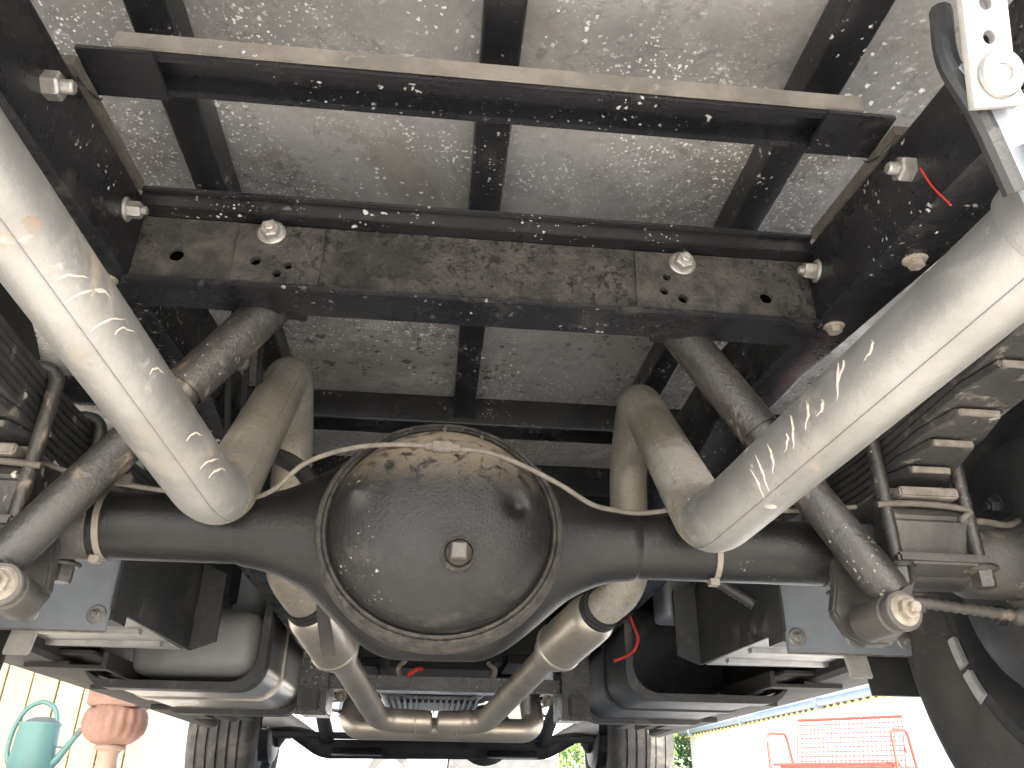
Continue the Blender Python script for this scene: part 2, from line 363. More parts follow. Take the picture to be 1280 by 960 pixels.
for x0, x1, hs in ((-.287, -.190, holes[2:5]), (.181, .275, holes[5:])):
    plate('mounting_plate', [(x0, .640), (x1, .640), (x1, .718), (x0, .718)], hs, .004, Matrix.Translation((0, .7775, 0)) @ Matrix.Rotation(pi / 2, 4, 'X'), 'dusty_black', xm, .0006)
for x, z in ((-.251, .708), (.239, .705)):
    part('flange_bolt', 'zinc', xm, lambda b: hexbolt(b, (x, .7755, z), (0, -1, -.10), .0112, .011, True, .005))

# shock absorbers
for s, top, mid, low in ((1, V((.250, .852, .66)), V((.322, .818, .508)), V((.433, .793, .318))), (-1, V((-.246, .848, .665)), V((-.330, .818, .527)), V((-.447, .792, .318)))):
    d = (low - top).normalized()
    def shroud(b): lathe(b, [(.0248, 0), (.0248, (mid - top).length), (.0232, (mid - top).length), (.0232, (mid - top).length - .03)], frame(top, d), 32)
    sh = part('shock_absorber', 'shock_black', T, shroud)
    sh['label'] = 'dusty black shock absorber slanting down to the axle'
    part('lower_tube', 'shock_black', sh, lambda b: lathe(b, [(.0212, (mid - top).length - .03), (.0212, (low - top).length - .008), (.019, (low - top).length), (.012, (low - top).length + .001)], frame(top, d), 32))
    part('upper_bracket', 'rail_paint', sh, lambda b: (tube(b, [top - d * .05, top + d * .004], .016, 16), box(b, top.x - .035, top.x + .035, .838, .855, .64, .722)), bevel=0)
    e = V((.416, .792, .294)) if s > 0 else V((-.428, .792, .289))
    ed = V((.12, -1, .02))
    part('lower_eye', 'axle_dust', sh, lambda b: lathe(b, [(.016, -.03), (.0195, -.026), (.0195, .020), (.0175, .022), (.0175, .028), (.0198, .030), (.0198, .036), (.0185, .0375)], frame(e, ed), 28))
    part('eye_bolt', 'zinc_dirty', sh, lambda b: hexbolt(b, e + V(ed).normalized() * .037, ed, .0105, .008, True, .008))
    def brk(b):
        pts = [(.398, .345), (.395, .365), (.41, .40), (.475, .415), (.50, .395), (.492, .35), (.480, .325), (.468, .292), (.445, .274), (.42, .274), (.40, .286), (.388, .308)] if s > 0 else [(.422, .345), (.425, .40), (.475, .415), (.50, .395), (.492, .35), (.468, .292), (.45, .274), (.43, .28), (.418, .30)]
        loft(b, [[(s * x, y, z) for x, z in pts] for y in (.836, .852)])
    part('axle_bracket', 'axle_dust', sh, brk, bevel=.003)
    if s < 0: part('chassis_tab', 'axle_dust', sh, lambda b: hexbolt(b, mid + V((-s * .050, .03, .048)), (0, -1, -.4), .008, .02, True, .004))

# rear axle: lofted banjo housing, dome, lines
AX, AY, AZ = -.035, .871, .38
def smax(a, b, k): h = max(k - abs(a - b), 0) / k; return max(a, b) + h * h * k * .25
def housing(b):
    rings = []; seg = 40
    xs = [-.66, -.5, -.4, -.3, -.2545, -.252] + [AX - .2165 + .00866 * i for i in range(51)] + [.1845, .187, .3, .4, .5, .66]
    for x in xs:
        q = x - AX
        if abs(q) < .2165:
            u = (.2165 - abs(q)) / .0985
            hh = .0385 + .042 * u * u; k_ = .05; h_ = max(k_ - abs(hh - .1235), 0) / k_; hh = min(hh, .1235) - h_ * h_ * k_ * .25
            yy = .0385 + .026 * min(1, u * u * .55)
        else: hh = yy = .036
        c = AZ - .0065 * max(0, 1 - (q / .14) ** 2)
        rings.append([(x, AY + yy * cos(2 * pi * k / seg), c + hh * sin(2 * pi * k / seg)) for k in range(seg)])
    loft(b, rings)
ax = part('axle_housing', 'satin_black', T, housing, angle=50)
ax['label'] = 'satin black rear axle with a large round differential housing'
DZ = .3735
DM = frame((AX, 0, DZ), (0, -1, 0))
def dome_fine(b):
    n, k = 60, 120
    pts = [(.0004, .750), (.03, .7512), (.055, .7545), (.075, .7605), (.09, .7685), (.102, .7795), (.110, .7925), (.115, .806), (.117, .818)]
    def yr(r):
        for (a, ya), (c, yc) in zip(pts, pts[1:]):
            if r <= c: t = (r - a) / (c - a); return ya + (yc - ya) * t
        return pts[-1][1]
    rings = []
    for i in range(n + 1):
        t = i / n; r = .117 * sin(t * pi / 2) if t < 1 else .117
        ring = []
        for j in range(k):
            a = 2 * pi * j / k; x, z = AX + r * cos(a), DZ + .93 * r * sin(a); y = (yr(max(r - .004, 0)) + yr(r) + yr(min(r + .004, .117))) / 3
            for cx, cz, r0, amt in ((-.125, .393, .012, -.0115), (.040, .387, .0095, .013), (-.017, .331, .022, -.004)):
                y += amt * math.exp(-((x - cx) ** 2 + (z - cz) ** 2) / r0 ** 2)
            if z < .32: y -= .003 * math.exp(-((x + .016) / .012) ** 2) * min(1, (.32 - z) / .02)
            ring.append((x, y, z))
        rings.append(ring)
    rings[0] = [(AX + .0005 * cos(2 * pi * j / k), rings[0][0][1], DZ + .0005 * sin(2 * pi * j / k)) for j in range(k)]
    loft(b, rings[::-1])
dm = part('cover_dome', 'dome_black', ax, dome_fine, angle=60)
part('cover_seam', 'seam_black', ax, lambda b: lathe(b, [(.113, -.826), (.1145, -.810), (.1172, -.8035), (.1195, -.8045), (.1207, -.808), (.1222, -.8055), (.1255, -.8065), (.1295, -.815), (.1308, -.828), (.129, -.85)], DM, 80, 1, .93), angle=60)
part('fill_plug', 'seam_black', ax, lambda b: lathe(b, [(.0168, -.756), (.0165, -.7455), (.0150, -.7435), (.0138, -.7445), (.0132, -.749), (.0125, -.749), (.0122, -.7435), (.0112, -.7415), (.001, -.741)], frame((-.017, 0, .331), (0, -1, 0)), 32))
part('plug_head', 'axle_dust', ax, lambda b: loft(b, [[(-.017 + k * x, y, .331 + k * z) for x, z in ((-1, -.93), (.95, -1), (1, .95), (-.96, 1))] for y, k in ((.744, .0078), (.733, .0074), (.7318, .0060))]), smooth=False)
for x in (-.39, .27):
    tie = part('cable_tie', 'cable_tie', ax, lambda b: (lathe(b, [(.0362, -.0032), (.0378, -.0032), (.0378, .0032), (.0362, .0032), (.0362, -.0032)], frame((x, AY, AZ), (1, 0, .06)), 40, cap=False), box(b, x - .006, x + .004, AY - .014, AY - .003, AZ - .043, AZ - .036)))
bl = spline([(-0.6, 0.8, 0.435), (-0.47, 0.82, 0.432), (-0.4, 0.833, 0.418), (-0.248, 0.832, 0.404), (-0.209, 0.8, 0.403), (-0.178, 0.785, 0.428), (-0.131, 0.776, 0.444), (-0.081, 0.765, 0.446), (-0.036, 0.76, 0.443), (0.009, 0.765, 0.442), (0.043, 0.773, 0.434), (0.087, 0.785, 0.418), (0.121, 0.793, 0.401), (0.152, 0.815, 0.403), (0.182, 0.83, 0.406), (0.25, 0.832, 0.416), (0.35, 0.832, 0.417), (0.43, 0.826, 0.423)], 6)
part('brake_line', 'line_tan', ax, lambda b: tube(b, bl, .0027, 10))
part('line_clip', 'line_tan', ax, lambda b: (box(b, -0.0560, -0.0200, .755, .766, 0.4385, 0.4455), box(b, -0.0480, -0.0280, .753, .768, 0.4365, 0.4475)), bevel=.001)
part('clip_tab', 'line_tan', ax, lambda b: tube(b, [(-0.0380, .764, 0.4460), (-0.0360, .806, .486)], .0016, 6), smooth=False)
part('line_clip', 'line_tan', ax, lambda b: box(b, -.385, -.362, .829, .840, .413, .424), bevel=.001)
for s in (-1, 1):
    part('spring_seat', 'axle_dust', ax, lambda b: loft(b, [[(s * x, y, z) for y, z in ((.80, .405), (.82, .438), (.925, .438), (.945, .405), (.93, .36), (.815, .36))] for x in (.452, .548)]), bevel=.004)
    part('spring_plate', 'axle_dust', ax, lambda b: (box(b, *sorted((s * .448, s * .556)), .79, .952, .352, .364)), bevel=.003)
    part('end_flange', 'axle_dust', ax, lambda b: lathe(b, [(.036, .56), (.044, .575), (.044, .64), (.055, .645), (.055, .66)], frame((0, AY, AZ), (s, 0, 0)), 32))
    part('axle_sleeve', 'axle_dust', ax, lambda b: lathe(b, [(.0365, .40), (.0372, .402), (.0372, .566)], frame((0, AY, AZ), (s, 0, 0)), 40, cap=False))
    part('bump_stop', 'rubber', ax, lambda b: lathe(b, [(.016, 0), (.018, .01), (.012, .02), (.016, .03), (.010, .045)], frame((s * .31, AY, .416), (0, 0, 1)), 18))

# leaf springs
for s in (-1, 1):
    ends = [.045, .088, .135, .185, .26, .36, .46, .56, .66]
    top = None
    def leaf(k):
        def f(b):
            zb = .438 + k * .0095; e = ends[k]; n = max(3, int(e / .04)); rings = []
            ds = [-e + 2 * e * i / (2 * n) for i in range(2 * n + 1)]
            for i, dd in enumerate(ds):
                y = AY - dd; c = .10 * dd * dd + .03 * abs(dd)
                hw = .036 if 0 < i < 2 * n else (.036 if k == 0 else .024)
                th = .0082 if k else .0088
                rings.append([(s * (.5 + sx * hw), y, zb + c + dz) for sx, dz in ((-1, 0), (1, 0), (1, th), (-1, th))])
            loft(b, rings)
        return f
    main = part('leaf_spring', 'spring_steel', T, leaf(8), angle=30, bevel=.0008)
    main['label'] = 'multi leaf steel spring clamped on the axle end'
    for k in range(8):
        part('leaf', 'spring_steel' if k else 'leaf_end', main, leaf(k), angle=30, bevel=.0008)
        if k:
            e = ends[k]; c = .10 * e * e + .03 * e
            part('leaf_tip', 'leaf_end', main, lambda b: box(b, s * .5 - .022, s * .5 + .022, AY - e - .0035, AY - e + .0015, .438 + k * .0095 + c, .438 + k * .0095 + c + .0068), bevel=.001)
    for y in (.806, .936):
        zt = .438 + 9 * .0095 + .008
        part('u_bolt', 'shock_black', main, lambda b: tube(b, fillet([(s * .453, y, .335), (s * .453, y, zt), (s * .547, y, zt), (s * .547, y, .335)], .02), .0078, 14))
        for x in (.453, .547): part('u_bolt_nut', 'shock_black', main, lambda b: hexbolt(b, (s * x, y, .3525), (0, 0, -1), .012, .018, True, 0))
    part('shackle', 'rail_paint', main, lambda b: (box(b, *sorted((s * .462, s * .468)), .185, .235, .545, .66), box(b, *sorted((s * .534, s * .54)), .185, .235, .545, .66), tube(b, [(s * .44, .21, .565), (s * .56, .21, .565)], .016, 18), tube(b, [(s * .44, .21, .645), (s * .56, .21, .645)], .014, 18)))
    part('front_hanger', 'rail_paint', main, lambda b: (box(b, *sorted((s * .40, s * .55)), 1.48, 1.56, .52, .66),), bevel=.006)
    part('spring_clip', 'leaf_end', main, lambda b: box(b, s * .5 - .034, s * .5 + .034, .792, .815, .4265, .4385), bevel=.002)

# exhausts
for s in (1, -1):
    if s > 0:
        path = fillet([(.353, .10, .462), (.2415, .781, .376), (.2665, 1.125, .695), (.284, 1.28, .64), (.284, 1.31, .438), (.238, 1.362, .405)], .074, 14)
        mf = [(.238, 1.362, .405), (.172, 1.53, .352)]
        fp = [(.172, 1.53, .352), (.136, 1.639, .312), (.095, 1.76, .283), (.060, 1.86, .270), (.030, 1.925, .268), (-.0185, 1.935, .268)]
    else:
        path = fillet([(-.387, .27, .532), (-.2600, .802, .385), (-.276, 1.115, .705), (-.286, 1.26, .65), (-.284, 1.32, .445), (-.246, 1.385, .402)], .074, 14)
        mf = [(-.246, 1.385, .402), (-.198, 1.56, .342)]
        fp = [(-.198, 1.56, .342), (-.172, 1.669, .307), (-.145, 1.78, .282), (-.120, 1.88, .270), (-.085, 1.93, .268), (-.0215, 1.935, .268)]
    R0 = .0318
    ib = max(range(len(path)), key=lambda q: -abs(path[q].y - (.785 if s > 0 else .805)) if path[q].z < .5 else -9)
    over, tail = path[ib:], path[:ib + 1]
    ex = part('exhaust_pipe', 'pipe_tan', T, lambda b: tube(b, over, R0, 36))
    ex['label'] = 'tan stained steel exhaust arching over the axle, ' + ('on the side of the red wire' if s > 0 else 'on the side of the grey plastic tank')
    part('tail_pipe', 'pipe_steel', ex, lambda b: tube(b, tail, R0, 36))
    if s > 0:
        p1 = V(tail[0]); p0 = p1.lerp(V((.243, .772, .380)), (.365 - .10) / .672); dd = (p1 - p0).normalized()
        part('pipe_sleeve', 'pipe_steel', ex, lambda b: lathe(b, [(.0315, 0), (.0350, .002), (.0362, .008), (.0362, .24)], frame(p0 + dd * .012, dd), 36))
    a, c = V(mf[0]), V(mf[1]); d = (c - a).normalized(); Lm = (c - a).length
    mfl = part('muffler', 'muffler_steel', ex, lambda b: lathe(b, [(.030, 0), (.036, .004), (.0415, .016), (.043, .024), (.043, Lm - .05), (.041, Lm - .045), (.036, Lm - .026), (.0248, Lm + .002)], frame(a, d), 40))
    part('clamp_ring', 'black_rubber', ex, lambda b: (lathe(b, [(.0325, -.008), (.0365, -.006), (.0365, .000), (.0335, .001)], frame(a, d), 36), lathe(b, [(.0325, -.017), (.0355, -.016), (.0355, -.011), (.033, -.010)], frame(a, d), 36)))
    part('muffler_band', 'muffler_steel', ex, lambda b: lathe(b, [(.043, Lm - .056), (.0446, Lm - .054), (.0446, Lm - .048), (.0425, Lm - .046)], frame(a, d), 40, cap=False))
    def fp_tube(b):
        P = fillet([V(fp[0]), V((.088, 1.925, .270)) if s > 0 else V((-.145, 1.925, .270)), V((-.0235 + s * .005, 1.93, .268))], .05, 10)
        tube(b, P[:-1] + [P[-1] + V((s * .016, 0, 0)), P[-1] + V((s * .004, 0, 0)), P[-1]], [.0245] * (len(P) - 1) + [.0245, .0225, .018], 28)
    part('front_pipe', 'muffler_steel', ex, lambda b: fp_tube(b))
    part('weld_ring', 'muffler_steel', ex, lambda b: lathe(b, [(.0243, -.002), (.0258, 0), (.0243, .002)], frame((s * .045 - .02, 1.9295, .268), (1, 0, 0)), 28, cap=False))
    if s < 0: part('hanger_bar', 'axle_dust', ex, lambda b: loft(b, [[(x, 1.20 + dy, z) for dy, x in ((0, xa), (0, xb), (.006, xb), (.006, xa))] for xa, xb, z in ((-.212, -.192, .395), (-.205, -.186, .35), (-.192, -.172, .300))]), bevel=.001)
    else: part('hanger_bar', 'rail_paint', ex, lambda b: box(b, .235, .275, 1.375, 1.381, .41, .47))
    def seam(b, P, ang, r):
        P = [V(p) for p in P]; t = (P[1] - P[0]).normalized(); nrm = t.orthogonal().normalized(); out = []
        for i, p in enumerate(P):
            t2 = (P[min(i + 1, len(P) - 1)] - P[max(i - 1, 0)]).normalized(); nrm = t.rotation_difference(t2) @ nrm; t = t2
            out.append(p + (nrm * cos(ang) + t.cross(nrm) * sin(ang)) * (R0 + .0002))
        tube(b, out, r, 8)
    ref = V((0, -1, 0)); P0 = over; n0 = (P0[1] - P0[0]).normalized().orthogonal().normalized(); b0 = (P0[1] - P0[0]).normalized().cross(n0)
    want = V((-s * .3, -.9, -.3)); part('weld_seam', 'pipe_tan', ex, lambda b: seam(b, over, atan2(b0.dot(want), n0.dot(want)) + s * .5, .0010))
    n1 = (tail[1] - tail[0]).normalized().orthogonal().normalized(); b1 = (tail[1] - tail[0]).normalized().cross(n1); want1 = V((-s * .45, -.2, -.85))
    part('weld_seam', 'pipe_steel', ex, lambda b: seam(b, tail, atan2(b1.dot(want1), n1.dot(want1)), .0007))
    # scrape marks: thin raised chalk coloured rubs on the pipe wall
    for yy, an, l in ([(.645, 3.75, .9), (.632, 3.6, 1.0), (.612, 3.5, .7), (.586, 3.45, .35), (.575, 3.3, .8), (.552, 3.25, .6), (.535, 3.4, .25), (.51, 3.1, .9), (.503, 3.0, .5), (.47, 3.15, .3)] if s > 0 else [(.505, -.6, .7), (.522, -.5, 1.0), (.528, -.2, .4), (.55, -.45, .9), (.563, -.25, .5), (.61, -.1, .4), (.685, -.25, .5), (.72, -.35, .7), (.735, -.3, .6)]):
        tl = tail
        i = next(q for q in range(len(tl) - 1) if tl[q].y <= yy <= tl[q + 1].y); p = tl[i].lerp(tl[i + 1], (yy - tl[i].y) / (tl[i + 1].y - tl[i].y)); t = (tl[i + 1] - tl[i]).normalized()
        u1 = t.cross(V((0, 0, 1))).normalized(); u2 = u1.cross(t)
        if u1.x < 0: u1 = -u1
        if u2.z < 0: u2 = -u2
        def rub(b):
            ps = []
            for q in range(9):
                aa = an + l * (q / 8 - .5) + .03 * sin(q * 1.7 + yy * 90); wv = .006 * (2 * q / 8 - 1) ** 2
                ps.append(p + (u1 * cos(aa) + u2 * sin(aa)) * R0 + t * (wv + .012 * (q / 8 - .5)))
            tube(b, ps, [.0003 + .0013 * sin(pi * q / 8) * (.35 + .65 * random.random()) for q in range(9)], 6)
        part('rub_mark', 'rub_chalk', ex, rub)
xo = part('crossover_pipe', 'muffler_steel', T, lambda b: tube(b, fillet([(-.215, 2.10, .33), (-.222, 2.06, .262), (.215, 2.06, .262), (.21, 2.10, .33)], .03), .0265, 24))
xo['label'] = 'short straight steel tube lying across between the two exhausts'

# perforated hanger strip beside the tail pipe
Mst = Matrix(((.0, 0, 1, .0), (0, 1, 0, 0), (0, 0, 1, 0), (0, 0, 0, 1)))
def strip(s, ang, org, n0):
    vx = V((.985 * s, .0, .17 * s)); vy = V((-.06 * s, -.42, .905)).normalized(); vz = vx.cross(vy).normalized(); vy = vz.cross(vx).normalized(); vx.normalize()
    Ms = Matrix((vx, vy, vz)).transposed().to_4x4(); Ms.translation = V(org)
    st = plate('hanger_strip', [(-.0125, -.02), (.0125, -.02), (.0125, .20), (-.0125, .20)], [(0, .016 + k * .018, .0042) for k in range(10)], .004, Ms, 'galvanised', T, .0005)
    st['label'] = 'pale galvanised strip with a row of round holes'
    part('washer_bolt', 'zinc', st, lambda b: (lathe(b, [(.0125, .0), (.0130, .002), (.012, .0042), (.005, .0044), (.0045, .0034), (.0003, .0034)], frame(Ms @ V((.003, -.004, .002 * s)), -vz if (-vz).y < 0 else vz), 28),))
    low = Ms @ V((0, -.004, 0))
    part('hanger_plate', 'grey_plate', st, lambda b: loft(b, [[low + V(p) + V((0, dy, 0)) for p in ((-.012 * s, 0, .012), (.016 * s, 0, .014), (.060 * s, .03, -.055), (.030 * s, .03, -.062))] for dy in (.002, .007)]), bevel=.001)
    part('washer_plate', 'zinc', st, lambda b: loft(b, [[low + V(p) + V((0, dy, 0)) for p in ((.018 * s, .01, -.022), (.052 * s, .02, -.018), (.066 * s, .032, -.058), (.038 * s, .03, -.064))] for dy in (-.004, .0)]), bevel=.001)
    part('hanger_rubber', 'black_rubber', st, lambda b: tube(b, spline([low + V((-.008 * s, .008, .06)), low + V((-.012 * s, .01, .02)), low + V((0, .015, -.01)), low + V((.02 * s, .03, -.05))], 6), .006, 10))
strip(1, 0, (.236, .272, .470), 0)
strip(-1, 0, (-.300, .272, .535), 0)

# wheels
def tyre(b, s, xi, cx_y, W, R, ri, grooves):
    pr = [(ri, .006), (ri + .012, -.006), (ri + .05, -.014), (R - .075, -.014), (R - .03, -.006), (R - .008, .006), (R, .022)]
    for k in range(grooves):
        x = .022 + (W - .044) * (k + .5) / grooves
        pr += [(R + .002, x - .006), (R - .008, x - .0035), (R - .008, x + .0035), (R + .002, x + .006)]
    pr += [(R, W - .022), (R - .008, W - .006), (R - .03, W + .006), (R - .075, W + .014), (ri + .05, W + .014), (ri + .012, W + .006), (ri, W - .006), (ri - .012, W * .5)]
    M = frame((s * xi, cx_y, .38), (s, 0, 0))
    rings = [[M @ V((r * cos(2 * pi * k / 80), r * sin(2 * pi * k / 80), h)) for k in range(80)] for r, h in pr]
    loft(b, rings + [rings[0]], cap=False); bmesh.ops.remove_doubles(b, verts=b.verts[:], dist=1e-5)
for y, xi, W in ((AY, .695, .245), (3.95, .745, .245)):
    for s in (-1, 1):
        def rim(b):
            lathe(b, [(.205, .03), (.218, .012), (.231, .004), (.234, -.004), (.228, -.008), (.218, -.004), (.208, .012), (.200, .03), (.192, .05), (.186, .10), (.180, .15), (.150, .165), (.05, .155), (.001, .155)], frame((s * xi, y, .38), (s, 0, 0)), 64)
        wh = part('wheel', 'rim_dark', T, rim)
        part('tyre', 'rubber', wh, lambda b: tyre(b, s, xi, y, W, .38, .226, 5), angle=40)
        part('brake_drum', 'rim_dark', wh, lambda b: lathe(b, [(.04, -.05), (.10, -.048), (.135, -.040), (.150, -.030), (.150, -.024), (.142, -.02), (.142, .06), (.15, .065), (.15, .12), (.1, .13)], frame((s * xi, y, .38), (s, 0, 0)), 48))
        for k in range(6):
            a = k * pi / 3 + .3
            part('wheel_nut', 'rim_dark', wh, lambda b: hexbolt(b, (s * (xi - .046), y + .075 * cos(a), .38 + .075 * sin(a)), (-s, 0, 0), .011, .01, True, .004))
        for a0, a1 in ((2.62, 2.80), (-.62, -.44), (-.40, -.22), (2.0, 2.1)):
            def wt(b):
                rr = []
                for k in range(7):
                    a = a0 + (a1 - a0) * k / 6
                    rr.append([(s * (xi + dx), y + r * cos(a), .38 + r * sin(a)) for dx, r in ((-.0145, .217), (-.0155, .231), (-.008, .240), (-.006, .218))])
                loft(b, rr)
            part('balance_weight', 'weight', wh, wt, bevel=.0015)
        if y < 2:
            part('cable_boot', 'axle_dust', wh, lambda b: tube(b, [(s * (.49 + .0055 * k), .85 + .0004 * k, .325 - .00045 * k) for k in range(29)], [.0052 + .0018 * (k % 2) + (.004 if k > 22 else 0) for k in range(29)], 12), angle=60)
            part('brake_pipe', 'line_tan', wh, lambda b: tube(b, spline([(s * .44, .80, .418), (s * .48, .80, .421), (s * .535, .80, .418), (s * .543, .795, .412), (s * .535, .80, .405), (s * .57, .81, .407), (s * .61, .83, .411), (s * .655, .86, .43)], 6), .0036, 10))
    part('spindle', 'axle_dust', T, lambda b: tube(b, [(-.74, y, .38), (-.64, y, .38)], .05, 24)) if y > 2 else None

# rear mudguards
for s in (-1, 1):
    def mg(b):
        rr = []
        for k in range(25):
            a = -.25 + (pi + .5) * k / 24
            rr.append([(s * x, AY + r * cos(a), .38 + r * .98 * sin(a)) for x, r in ((.66, .430), (.97, .430), (.97, .434), (.66, .434))])
        loft(b, rr)
    part('mudguard', 'dark_plastic', T, mg)

# under-tray boxes with bolted grey rear plates
for s in (-1, 1):
    bx = part('underbody_box', 'galvanised', T, lambda b: loft(b, [[(s * x, y, z) for x, z in ((.505, z0), (.82, z0), (.82, .62), (.505, .62))] for y, z0 in ((1.212, .362), (1.62, .362))]), smooth=False)
    bx['label'] = 'boxy locker under the tray, bare metal below with a grey bolted plate'
    part('rear_plate', 'grey_plate', bx, lambda b: box(b, *sorted((s * .492, s * .80)), 1.198, 1.204, .324, .62), bevel=.0012)
    part('plate_edge', 'leaf_end', bx, lambda b: box(b, *sorted((s * .494, s * .80)), 1.2045, 1.2065, .322, .335))
    for x in (.508, .598, .678): part('plate_bolt', 'zinc', bx, lambda b: (lathe(b, [(.0135, 0), (.0135, .0015), (.012, .003)], frame((s * x, 1.198, .345), (0, -1, 0)), 24), hexbolt(b, (s * x, 1.196, .345), (0, -1, 0), .0068, .005, False, .006)))
    def sp(b):
        loft(b, [[(s * x, y, z) for y, z in ((1.19 + o, .352), (1.60, .358), (1.585, .42), (1.60, .50), (1.40, .62), (1.19 + o, .62))] for x, o in ((.485, 0), (.489, 0))])
    part('side_panel', 'dark_plastic', bx, sp, smooth=False)
    part('panel_return', 'dark_plastic', bx, lambda b: box(b, *sorted((s * .489, s * .525)), 1.206, 1.26, .340, .372))
    part('front_flap', 'dark_plastic', bx, lambda b: loft(b, [[(s * x, y, z) for x, z in ((.485, .358), (.44, .375), (.44, .50), (.485, .52))] for y in (1.59, 1.60)]), smooth=False)
    for y in (1.30, 1.42, 1.54):
        part('stiffener', 'galvanised', bx, lambda b: loft(b, [[(s * x, y + .10 * (x - .52) + dy, z) for dy, z in ((-.012, .362), (-.007, .355), (.007, .355), (.012, .362))] for x in (.52, .81)]), angle=20)
    part('hanging_strap', 'galvanised', bx, lambda b: loft(b, [[(s * x, 1.245 + dy, z) for x, dy in ((.595 + o, 0), (.632 + o, 0), (.632 + o, .006), (.595 + o, .006))] for z, o in ((.362, .0), (.335, .006), (.295, .012))]), bevel=.002)

# body sills
for s in (-1, 1):
    sl = part('body_sill', 'sill_brown', T, lambda b: loft(b, [[(s * x, y, z + dz) for x, z in ((xi, .342), (xi + .012, .335), (.84, .333), (.86, .338), (.93, .40), (.93, .60), (xi, .60))] for y, dz, xi in ((1.10, .004, .69), (1.7, .003, .735), (2.4, 0, .775), (3.25, -.006, .80))]), angle=20)
    for y0, y1, z in ((1.66, 1.95, .329), (2.0, 2.4, .326), (2.45, 2.85, .322)):
        part('sill_bracket', 'sill_brown', sl, lambda b: (box(b, *sorted((s * .66, s * .80)), y0, y0 + .035, z, z + .006), box(b, *sorted((s * .72, s * .80)), y0, y1, z + .006, z + .012), box(b, *sorted((s * .65, s * .66)), y0, y1, z, z + .03)), smooth=False)
    part('floor_edge', 'sill_brown', sl, lambda b: box(b, *sorted((s * .665, s * .80)), 1.625, 3.2, .3505, .3565), smooth=False)

# tank guards: hoops joined by a curved sheet, the grey plastic tank sits in one of them
def hoop_path(s, off=0, z0=.322):
    pts = [(s * .86, .350), (s * .74, .350), (s * .70, z0 - off), (s * (.392 - off), z0 - off), (s * (.392 - off), .62)]
    P = fillet([V((x, 0, z)) for x, z in pts], .055, 7); return P
for s in (-1, 1):
    def hoop(y, wd, th):
        def f(b):
            A, C = hoop_path(s, 0), hoop_path(s, th); n = len(A)
            for q in range(n - 1):
                vs = []
                for p in (A[q], A[q + 1], C[q + 1], C[q]): vs.append(p)
            rings = [[(A[q].x, y, A[q].z), (A[q].x, y + wd, A[q].z), (C[q].x, y + wd, C[q].z), (C[q].x, y, C[q].z)] for q in range(n)]
            loft(b, rings)
        return f
    def sheet(b):
        C = hoop_path(s, .006)[10:]; D = hoop_path(s, .008)[10:]
        loft(b, [[(p.x, y, p.z) for p in C] + [(p.x, y, p.z) for p in D[::-1]] for y in (1.80, 1.95, 2.1, 2.30)])
    gd = part('tank_guard', 'stainless' if s < 0 else 'dark_plastic', T, sheet, angle=30)
    gd['label'] = 'curved sheet guard held by black hoops beneath the ' + ('grey tank' if s < 0 else 'cab side')
    part('guard_hoop', 'dark_plastic', gd, hoop(1.76, .045, .016), bevel=.002)
    part('guard_hoop', 'dark_plastic', gd, hoop(2.30, .05, .020), bevel=.002)
    part('guard_rib', 'stainless' if s < 0 else 'dark_plastic', gd, hoop(2.02, .03, .012), bevel=.002)
    part('guard_back', 'dark_plastic', gd, lambda b: box(b, *sorted((s * .40, s * .83)), 2.28, 2.30, .335, .62), smooth=False)
def rounded_block(b, x0, x1, y0, y1, z0, z1, r):
    box(b, x0, x1, y0, y1, z0, z1); bmesh.ops.bevel(b, geom=b.edges[:], offset=r, segments=5, affect='EDGES', profile=.5)
tk = part('fuel_tank', 'tank_plastic', T, lambda b: rounded_block(b, -.665, -.402, 1.79, 2.27, .338, .475, .035), angle=60)
tk['label'] = 'pale grey plastic tank cradled in the hoop guard'
part('tank_neck', 'tank_plastic', tk, lambda b: rounded_block(b, -.60, -.43, 1.90, 2.25, .45, .62, .03), angle=60)
part('tank_cover', 'dark_plastic', tk, lambda b: box(b, -.62, -.46, 1.70, 1.80, .475, .62), bevel=.008)
part('tank_lug', 'tank_plastic', tk, lambda b: rounded_block(b, -.73, -.64, 1.80, 2.0, .345, .40, .02))
fl = part('washer_bottle', 'grey_plate', T, lambda b: rounded_block(b, .43, .505, 1.62, 1.72, .452, .60, .012), angle=60)
wr = part('loose_wire', 'red_wire', T, lambda b: tube(b, spline([(.385, 1.74, .475), (.392, 1.74, .455), (.40, 1.74, .43), (.39, 1.74, .405), (.372, 1.75, .392), (.35, 1.76, .385)], 6), .0034, 8))
wr['label'] = 'thin bright red loose wire'
part('loose_wire', 'red_wire', T, lambda b: tube(b, spline([(-.09, 2.0, .372), (-.075, 2.0, .385), (-.06, 2.02, .39)], 4), .006, 8))
part('rail_wire', 'red_wire', T, lambda b: tube(b, spline([(.399, .52, .60), (.3985, .535, .635), (.396, .54, .66)], 4), .0009, 6))
part('corrugated_hose', 'black_rubber', T, lambda b: tube(b, [(.05 + .0035 * k, 1.12 - .0005 * k, .492 - .000012 * k * k - .0001 * k) for k in range(100)], [.0075 + .0022 * (k % 2) for k in range(100)], 10), angle=70)
part('black_hose', 'black_rubber', T, lambda b: tube(b, spline([(-.33, 1.0, .50), (-.27, .985, .515), (-.215, .97, .49), (-.185, .955, .44), (-.18, .95, .39)], 6), .011, 14))
for xq in (-.30, -.318, -.34): part('wiring', 'under_dark', T, lambda b: tube(b, spline([(xq, .98, .75), (xq + .008, 1.0, .62), (xq + .02, 1.02, .5), (xq + .01, 1.05, .42)], 6), .0045, 8))

